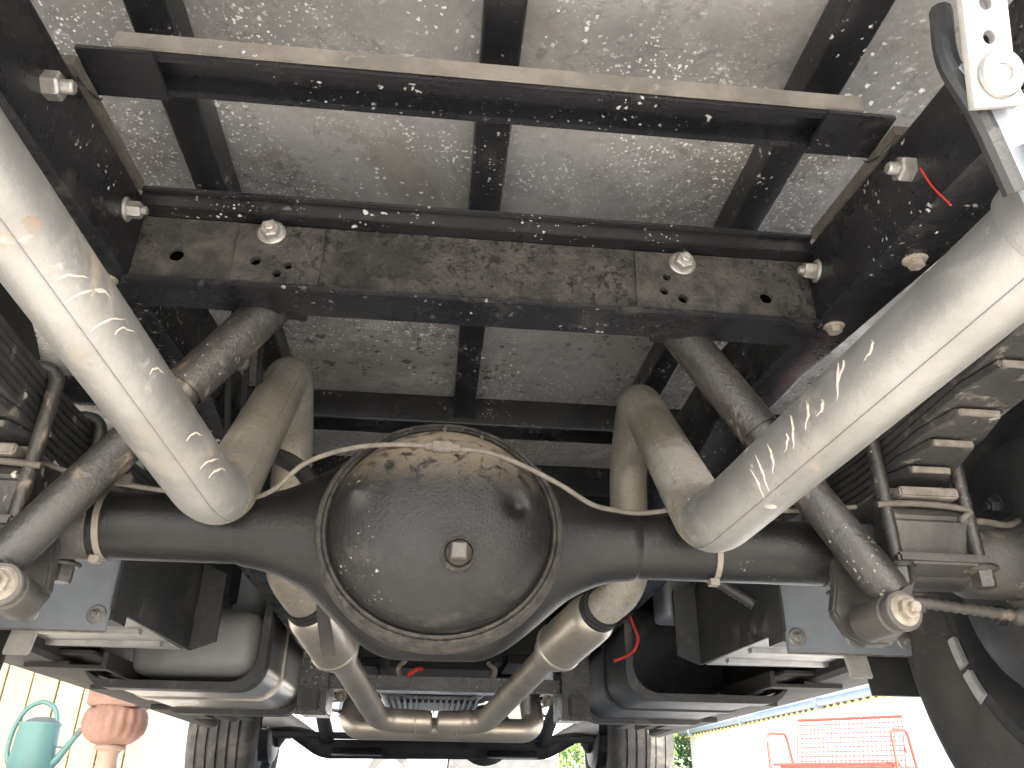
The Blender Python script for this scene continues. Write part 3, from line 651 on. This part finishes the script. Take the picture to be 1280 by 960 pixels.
# drive line, cab floor, front axle
part('propeller_shaft', 'under_dark', T, lambda b: tube(b, [(AX, .93, .40), (-.02, 1.02, .40), (0, 1.98, .47), (0, 2.1, .47)], [.045, .035, .035, .045], 24))
part('transfer_case', 'under_dark', T, lambda b: (box(b, -.16, .14, 2.10, 2.55, .405, .60), box(b, .14, .26, 2.15, 2.40, .43, .56), box(b, -.24, -.16, 2.2, 2.42, .42, .58)), bevel=.02)
part('gearbox', 'under_dark', T, lambda b: loft(b, [[(x * k, y, z) for x, z in rbox_prof(-.15, .15, z0, .66, .05, 4)] for y, k, z0 in ((2.55, .9, .44), (3.0, 1.1, .43), (3.15, 1.35, .42))]))
sump = part('engine_sump', 'cast_alloy', T, lambda b: loft(b, [[(x, y, z) for x, z in rbox_prof(-.22, .16, z0, .70, .03, 4)] for y, z0 in ((3.0, .425), (3.55, .425))]))
for k in range(16): part('cooling_fin', 'cast_alloy', sump, lambda b: box(b, -.19 + k * .021, -.183 + k * .021, 2.985, 3.5, .412, .428), smooth=False)
part('engine_block', 'under_dark', T, lambda b: box(b, -.30, .30, 3.0, 3.7, .50, 1.0), bevel=.03)
gx = part('gearbox_crossmember', 'rail_paint', T, lambda b: box(b, -.30, .28, 2.0, 2.07, .340, .372), bevel=.004)
for s in (-1, 1):
    part('end_bracket', 'rail_paint', gx, lambda b: (box(b, *sorted((s * .27, s * .335)), 1.97, 2.12, .285, .44), box(b, *sorted((s * .265, s * .34)), 1.965, 1.972, .28, .29)), bevel=.003)
    part('mount_block', 'black_rubber', gx, lambda b: box(b, *sorted((s * .285, s * .325)), 1.955, 1.985, .29, .335), bevel=.004)
    part('bracket_bolt', 'zinc_dirty', gx, lambda b: hexbolt(b, (s * .24, 1.998, .325), (0, -1, -.3), .009, .012, True, .004))
    part('pipe_stud', 'cast_alloy', gx, lambda b: tube(b, [(s * .20, 2.06, .30), (s * .20, 2.06, .342)], .010, 12))
    part('wire_clip', 'zinc_dirty', gx, lambda b: tube(b, spline([(s * .11, 2.02, .37), (s * .115, 2.01, .39), (s * .10, 2.03, .41)], 4), .006, 8))
part('cab_floor', 'under_dark', T, lambda b: (box(b, -.84, .84, 2.02, 3.4, .60, .66), box(b, -.84, .84, 2.0, 2.05, .64, 1.55)), smooth=False)
for s in (-1, 1):
    part('cab_side', 'grey_plate', T, lambda b: box(b, *sorted((s * .84, s * .92)), 2.05, 3.5, .60, 1.0), bevel=.01)
part('floor_tunnel', 'under_dark', T, lambda b: (box(b, -.26, -.255, 1.98, 3.0, .55, .64), box(b, .255, .26, 1.98, 3.0, .55, .64)), smooth=False)
fa = part('front_axle', 'under_dark', T, lambda b: tube(b, fillet([(-.78, 3.83, .40), (-.64, 3.83, .385), (-.48, 3.83, .288), (.48, 3.83, .300), (.64, 3.83, .385), (.78, 3.83, .40)], .12), .038, 24))
part('differential', 'under_dark', fa, lambda b: lathe(b, [(.03, -.13), (.10, -.10), (.125, -.03), (.125, .03), (.10, .10), (.03, .13)], frame((.22, 3.90, .36), (0, 1, 0)), 32))
for s in (-1, 1):
    part('spring_boot', 'black_rubber', fa, lambda b: (tube(b, [(s * .33, 3.78, .262 + .004 * k) for k in range(8)], [.10 + .012 * (k % 2) for k in range(8)], 24)))
    part('radius_arm', 'under_dark', fa, lambda b: tube(b, [(s * .47, 3.85, .33), (s * .44, 3.3, .40), (s * .40, 2.7, .46)], [.03, .026, .024], 14))
    part('coil_spring', 'under_dark', fa, lambda b: tube(b, [(s * .47 + .055 * cos(k * .5), 3.9 + .055 * sin(k * .5), .44 + .0045 * k) for k in range(70)], .008, 8))
    part('steering_knuckle', 'under_dark', fa, lambda b: lathe(b, [(.04, -.05), (.085, -.02), (.085, .04), (.06, .07)], frame((s * .70, 3.92, .38), (s, 0, 0)), 24))
part('tie_rod', 'under_dark', fa, lambda b: tube(b, [(-.68, 3.72, .335), (.68, 3.72, .34)], .014, 12))
part('front_valance', 'under_dark', T, lambda b: box(b, -.80, .80, 4.45, 4.55, .56, .85), bevel=.02)
part('bonnet', 'grey_plate', T, lambda b: box(b, -.75, .75, 3.35, 4.55, 1.0, 1.08), bevel=.02)
for s in (-1, 1): part('front_wing', 'grey_plate', T, lambda b: (box(b, *sorted((s * .74, s * .95)), 3.4, 4.5, .84, 1.05),), bevel=.02)

# ------------------------------------------------------------------ the yard around
def obj_thing(name, bm, m, label, cat, **k):
    o = link(name, bm, m, **k); o['label'] = label; o['category'] = cat; return o

# cream board fence behind the watering can
fn = thing('board_fence', 'cream vertical board fence behind the teal watering can', 'fence', (-4.6, 6.9, 0))
for k in range(34):
    x = -3.3 + k * .20
    if x > 2.45: break
    dz = random.uniform(-.01, .01)
    part('board', 'cream_board', fn, lambda b: box(b, x, x + .186, -.012 + random.uniform(-.004, .004), .012, .04, 1.75 + dz), bevel=.003)
for z in (.35, 1.35): part('fence_rail', 'cream_board', fn, lambda b: box(b, -3.3, 2.45, .014, .055, z, z + .09), smooth=False)
part('backing_sheet', 'roof_yellow', fn, lambda b: box(b, -3.3, 2.45, .057, .065, .04, 1.72), smooth=False)
wl = thing('garden_wall', 'white rendered garden wall beyond the turned post', 'wall', (-2.2, 10.2, 0))
part('wall_face', 'white_wall', wl, lambda b: box(b, -6, 1.05, -.1, .1, 0, 1.5), smooth=False)
part('coping', 'white_wall', wl, lambda b: box(b, -6.03, 1.08, -.14, .14, 1.5002, 1.56), bevel=.01)
st = thing('stone_step', 'low stone step under the teal watering can', 'step', (-2.15, 5.0, 0))
part('step_slab', 'stone', st, lambda b: box(b, -.45, .45, -.3, .3, .0, .17), bevel=.01)
# watering can
wc = thing('watering_can', 'teal metal watering can with long spout and arched handle', 'watering can', (-2.16, 5.0, .17), 0)
part('can_body', 'teal_enamel', wc, lambda b: lathe(b, [(.085, 0), (.115, .003), (.115, .012), (.118, .02), (.106, .25), (.110, .256), (.110, .268), (.104, .27), (.101, .262), (.10, .03), (.01, .03)], frame((0, 0, 0), (0, 0, 1)), 40, 1, .8))
part('half_lid', 'spout_dark', wc, lambda b: lathe(b, [(.003, .30), (.05, .297), (.085, .283), (.101, .266)], frame((.005, .01, 0), (0, 0, 1)), 32, .95, .75))
part('handle', 'teal_enamel', wc, lambda b: tube(b, spline([(-.10, 0, .035), (-.135, 0, .12), (-.13, 0, .25), (-.09, 0, .34), (-.02, 0, .375), (.045, 0, .352), (.078, 0, .30), (.082, 0, .255)], 6), .013, 14))
part('spout', 'teal_enamel', wc, lambda b: tube(b, [(.085, 0, .04), (.13, 0, .09), (.185, 0, .18), (.205, 0, .215)], [.028, .022, .015, .014], 18))
part('spout_end', 'spout_dark', wc, lambda b: tube(b, [(.200, 0, .206), (.222, 0, .243)], .0155, 18))
part('spout_brace', 'teal_enamel', wc, lambda b: tube(b, [(.098, 0, .155), (.160, 0, .145)], .006, 10))
# turned wooden post
vp = thing('turned_post', 'reddish turned wooden veranda post with a bulbous fluted section', 'post', (-1.49, 4.2, 0))
part('post_block', 'wood_turned', vp, lambda b: box(b, -.11, .11, -.11, .11, .462, 2.6), bevel=.006)
def bulb(b):
    prof = [(.06, .302), (.085, .309), (.112, .328), (.130, .356), (.137, .392), (.134, .425), (.124, .448), (.112, .466)]
    seg = 72; rings = []
    for r, h in prof:
        rings.append([((r + .006 * cos(k * 2 * pi / 4) * (1 if .35 < h < .46 else 0)) * cos(2 * pi * k / seg), (r + .006 * cos(k * 2 * pi / 4) * (1 if .35 < h < .46 else 0)) * sin(2 * pi * k / seg), h) for k in range(seg)])
    loft(b, rings)
part('post_bulb', 'wood_turned', vp, bulb, angle=60)
part('post_neck', 'wood_pale', vp, lambda b: lathe(b, [(.09, 0), (.09, .03), (.07, .10), (.055, .16), (.044, .23), (.043, .262), (.052, .278), (.07, .285), (.068, .295), (.055, .31)], frame((0, 0, 0), (0, 0, 1)), 40))
part('post_base', 'wood_pale', vp, lambda b: box(b, -.12, .12, -.12, .12, 0, .04), bevel=.005)

vr = thing('shade_roof', 'low pitched unseen roof added to shade the turned post and watering can', 'roof', (-3.6, 5.2, 0))  # unseen roof added to keep direct sun off the post, can and fence
part('roof_deck', 'cream_board', vr, lambda b: loft(b, [[(x, y, z) for x, z in ((-2.4, 2.95), (2.65, 2.60), (2.65, 2.65), (-2.4, 3.0))] for y in (-4.5, 3.2)]), smooth=False)
for y in (-4.4, -3.4, -2.3, -1.0, .2, 1.3, 2.4, 3.05): part('roof_beam', 'wood_pale', vr, lambda b: loft(b, [[(x, y + dy, z) for dy, z in ((0, z0 - .1), (.08, z0 - .1), (.08, z0 - .002), (0, z0 - .002))] for x, z0 in ((-2.35, 2.9465), (2.6, 2.6035))]), smooth=False)
part('back_post', 'wood_pale', vr, lambda b: (box(b, -2.3, -2.18, -2.1, -1.98, 0, 2.85), box(b, -2.3, -2.18, 1.25, 1.37, 0, 2.85)), smooth=False)

# red mesh bench
rb = thing('garden_bench', 'red tubular metal bench with mesh seat and back by the white shed', 'bench', (4.05, 8.3, 0), radians(-46))
rb['label'] = 'red tubular metal bench with a mesh back by the white shed'
W2 = .60
for s in (-1, 1):
    part('arm_frame', 'red_paint', rb, lambda b: tube(b, fillet([(s * W2, -.40, 0), (s * W2, -.40, .70), (s * W2, .06, .72), (s * W2, .30, 0)], .09), .014, 12))
    part('back_post', 'red_paint', rb, lambda b: tube(b, fillet([(s * (W2 - .07), -.30, .40), (s * (W2 - .07), .10, .38), (s * (W2 - .07), .26, .86)], .06), .012, 12))
part('seat_bar', 'red_paint', rb, lambda b: tube(b, [(-W2, -.32, .42), (W2, -.32, .42)], .013, 12))
part('seat_bar', 'red_paint', rb, lambda b: tube(b, [(-W2, .10, .39), (W2, .10, .39)], .013, 12))
part('top_bar', 'red_paint', rb, lambda b: tube(b, [(-W2 + .07, .26, .86), (W2 - .07, .26, .86)], .014, 12))
def meshsheet(b, p0, ux, uz, nx, nz, r):
    for i in range(nx + 1): tube(b, [p0 + ux * (i / nx), p0 + ux * (i / nx) + uz], r, 4)
    for j in range(nz + 1): tube(b, [p0 + uz * (j / nz), p0 + uz * (j / nz) + ux], r * 1.3, 4)
part('back_mesh', 'red_paint', rb, lambda b: meshsheet(b, V((-W2 + .07, .115, .42)), V((2 * W2 - .14, 0, 0)), V((0, .143, .43)), 24, 10, .005))
part('seat_mesh', 'red_paint', rb, lambda b: meshsheet(b, V((-W2 + .07, -.31, .415)), V((2 * W2 - .14, 0, 0)), V((0, .40, -.02)), 24, 10, .005))

# white shed with corrugated eaves
sh = thing('white_shed', 'long white shed with a grey gutter and corrugated eaves', 'shed', (6.0, 13.2, 0))
part('wall', 'white_wall', sh, lambda b: box(b, 0, .12, -6.5, 6.5, 0, 1.52), smooth=False)
part('end_wall', 'white_wall', sh, lambda b: box(b, .1, 3.2, 6.38, 6.5, 0, 1.9), smooth=False)
part('gutter', 'gutter_grey', sh, lambda b: tube(b, [(-.16, -6.6, 1.40), (-.16, 6.6, 1.44)], .055, 12))
for k in range(4): part('gutter_strap', 'gutter_grey', sh, lambda b: box(b, -.225, -.09, -4 + k * 3.3, -3.96 + k * 3.3, 1.33, 1.49))
def corr(b, x0, z0, x1, z1, y0, y1, amp, pit):
    n = int((y1 - y0) / pit * 8); top = []; 
    rings = [[(x, y0 + (y1 - y0) * k / n, z + amp * sin(2 * pi * 8 * k / 8 / 8)) for k in range(n + 1)] for x, z in ((x0, z0), (x1, z1))]
    A = [[b.verts.new(p) for p in r] for r in rings]
    C = [[b.verts.new((p[0], p[1], p[2] - .006)) for p in r] for r in rings]
    for k in range(n):
        b.faces.new((A[0][k], A[0][k + 1], A[1][k + 1], A[1][k])); b.faces.new((C[0][k], C[1][k], C[1][k + 1], C[0][k + 1])); b.faces.new((A[0][k], C[0][k], C[0][k + 1], A[0][k + 1]))
part('eaves_sheet', 'roof_yellow', sh, lambda b: corr(b, -.14, 1.345, .02, 1.365, -6.5, 6.5, .022, .22))
part('fascia', 'white_wall', sh, lambda b: box(b, -.10, -.01, -6.55, 6.55, 1.46, 1.66), smooth=False)
part('roof', 'gutter_grey', sh, lambda b: loft(b, [[(x, y, z) for x, z in ((-.14, 1.67), (3.2, 2.2), (3.2, 2.24), (-.14, 1.71))] for y in (-6.6, 6.6)]), smooth=False)
part('eaves_sheet', 'roof_yellow', sh, lambda b: corr(b, -.22, 1.74, .2, 1.80, -6.6, 1.5, .03, .24))
part('downpipe', 'gutter_grey', sh, lambda b: tube(b, [(-.10, 3.6, 1.44), (-.10, 3.6, 0)], .012, 8))

# parked vehicles far ahead
def vehicle(name, label, cat, loc, rz_, prof, win, m, L_, W_):
    t = thing(name, label, cat, loc, rz_)
    def body(b): loft(b, [[(k * W_ / 2 * (1 if abs(k) < 1 else 1), x, z) for x, z in prof] for k in (-1, -.96, .96, 1)])
    part('body', m, t, body, bevel=.02, angle=30)
    for wd in win: part('window', 'glass_dark', t, lambda b: loft(b, [[(k * (W_ / 2 + .004), x, z) for x, z in wd] for k in (-1, 1)]), smooth=False)
    for x in (-L_ * .31, L_ * .31):
        for s in (-1, 1):
            wq = part('wheel', 'rim_dark', t, lambda b: lathe(b, [(.20, -.06), (.19, .02), (.05, .05), (.001, .05)], frame((s * (W_ / 2 - .08), x, .31), (s, 0, 0)), 28))
            part('tyre', 'rubber', wq, lambda b: lathe(b, [(.19, -.11), (.29, -.11), (.315, -.08), (.315, .06), (.29, .09), (.20, .09), (.19, .0)], frame((s * (W_ / 2 - .08), x, .31), (s, 0, 0)), 36, cap=False))
    e = -L_ / 2
    for s in (-1, 1):
        part('lamp', 'amber', t, lambda b: box(b, *sorted((s * (W_ / 2 - .26), s * (W_ / 2 - .06))), e - .025, e + .05, .72, .86), bevel=.01)
    part('rear_window', 'glass_dark', t, lambda b: box(b, -W_ / 2 + .2, W_ / 2 - .2, e - .012, e + .04, .98, 1.28), bevel=.01)
    part('bumper', 'dark_plastic', t, lambda b: box(b, -W_ / 2 + .02, W_ / 2 - .02, e - .06, e + .1, .38, .56), bevel=.03)
    return t
van = [(-2.2, .30), (-2.22, .9), (-2.15, 1.75), (-1.9, 1.92), (1.1, 1.92), (1.6, 1.25), (2.15, 1.05), (2.22, .6), (2.2, .30)]
vehicle('parked_van', 'white van parked in the street ahead with amber tail lamps', 'van', (.94, 14.5, 0), 0, van, [[(.3, 1.15), (.3, 1.7), (.95, 1.7), (1.4, 1.2)]], 'car_white', 4.4, 1.75)
car = [(-2.0, .30), (-2.02, .62), (-1.95, .98), (-1.55, 1.45), (.3, 1.48), (.95, 1.02), (1.9, .85), (2.02, .55), (2.0, .30)]
pc = vehicle('parked_car', 'silver hatchback parked beside the white van with amber lamps', 'car', (-1.75, 12.6, 0), radians(90), car, [[(-1.5, 1.0), (-1.35, 1.38), (-.5, 1.4), (-.5, 1.0)], [(-.42, 1.0), (-.42, 1.4), (.25, 1.4), (.75, 1.02)]], 'car_silver', 4.0, 1.7)

part('side_marker', 'amber', pc, lambda b: box(b, -.875, -.845, 0, .10, .37, .43), bevel=.008)

# trees
def tree(label, loc, h, r, n, seed):
    rnd = random.Random(seed); t = thing('leafy_tree', label, 'tree', loc, 0, None)
    def trunk(b):
        tube(b, spline([(0, 0, 0), (.05, .02, h * .2), (-.04, .05, h * .42), (.03, 0, h * .7)], 4), [.16 * (1 - .055 * k) for k in range(13)], 10)
        for k in range(7):
            a = k * 2.4; z = h * (.25 + .05 * k)
            tube(b, spline([(0, 0, z), (r * .35 * cos(a), r * .35 * sin(a), z + .25 * h * .5), (r * .75 * cos(a), r * .75 * sin(a), z + .35 * h * .6)], 4), [.06 * (1 - .09 * q) for q in range(9)], 7)
    part('trunk', 'bark', t, trunk)
    def crown(b):
        cl = []
        for k in range(46):
            a = rnd.uniform(0, 2 * pi); q = rnd.random() ** .5 * r; z = h * rnd.uniform(.22, .98); q *= (1 - .55 * abs(z / h - .55) / .5)
            cl.append((q * cos(a), q * sin(a), z, rnd.uniform(.25, .5) * r * .8))
        for i in range(n):
            c = rnd.choice(cl); d = V((rnd.gauss(0, 1), rnd.gauss(0, 1), rnd.gauss(0, .8))).normalized() * c[3] * rnd.random() ** .4
            p = V(c[:3]) + d; s = rnd.uniform(.05, .10); u = V((rnd.gauss(0, 1), rnd.gauss(0, 1), rnd.gauss(0, 1))).normalized(); v = u.orthogonal().normalized(); 
            b.faces.new([b.verts.new(p + u * s), b.verts.new(p + v * s * .5), b.verts.new(p - u * s), b.verts.new(p - v * s * .5)])
    bm = B(); crown(bm); me = bpy.data.meshes.new('crown'); bm.to_mesh(me); bm.free(); me.materials.append(MATS['leaf'])
    o = bpy.data.objects.new('crown', me); COL.objects.link(o); o.parent = t
def shrub(label, loc, h, r, n, seed):
    rnd = random.Random(seed); t = thing('garden_shrub', label, 'shrub', loc)
    part('stem', 'bark', t, lambda b: [tube(b, spline([(0, 0, 0), (.2 * r * cos(k), .2 * r * sin(k), h * .35), (.5 * r * cos(k), .5 * r * sin(k), h * .7)], 3), [.05 - .006 * q for q in range(7)], 7) for k in range(6)])
    me = bpy.data.meshes.new('foliage'); vs = []; fs = []
    cl = [(rnd.gauss(0, .42) * r, rnd.gauss(0, .42) * r, h * rnd.uniform(.08, .85), rnd.uniform(.2, .38) * r) for k in range(60)]
    for i in range(n):
        c = rnd.choice(cl); d = V((rnd.gauss(0, 1), rnd.gauss(0, 1), rnd.gauss(0, .8))).normalized() * c[3] * rnd.random() ** .4
        p = V(c[:3]) + d; q = rnd.uniform(.04, .085); u = V((rnd.gauss(0, 1), rnd.gauss(0, 1), rnd.gauss(0, 1))).normalized(); v = u.orthogonal().normalized()
        if p.z < .02: continue
        k = len(vs); vs += [p + u * q, p + v * q * .5, p - u * q, p - v * q * .5]; fs.append((k, k + 1, k + 2, k + 3))
    me.from_pydata(vs, [], fs); me.materials.append(MATS['leaf']); o = bpy.data.objects.new('foliage', me); COL.objects.link(o); o.parent = t
shrub('rounded green shrub at the far end of the white shed', (5.3, 20.6, 0), 2.6, 1.5, 9000, 11)
shrub('green shrub growing behind the white van', (1.9, 18.6, 0), 2.4, 1.6, 9000, 12)
shrub('wide green shrub behind the silver hatchback', (-3.0, 17.2, 0), 2.2, 1.7, 9000, 13)
shrub('green shrub between the hatchback and the van', (-.6, 18.2, 0), 2.2, 1.3, 8000, 14)
tree('broad leafy tree standing beyond the end of the white shed', (7.2, 23, 0), 6.5, 3.0, 9000, 1)
tree('tall leafy tree rising behind the white van', (.2, 20.5, 0), 6, 2.6, 8000, 2)
tree('bushy tree standing behind the silver hatchback', (-4.2, 19, 0), 5.5, 2.8, 8000, 3)
tree('leafy tree over the garden wall near the turned post', (-7.5, 17, 0), 6, 2.6, 7000, 4)
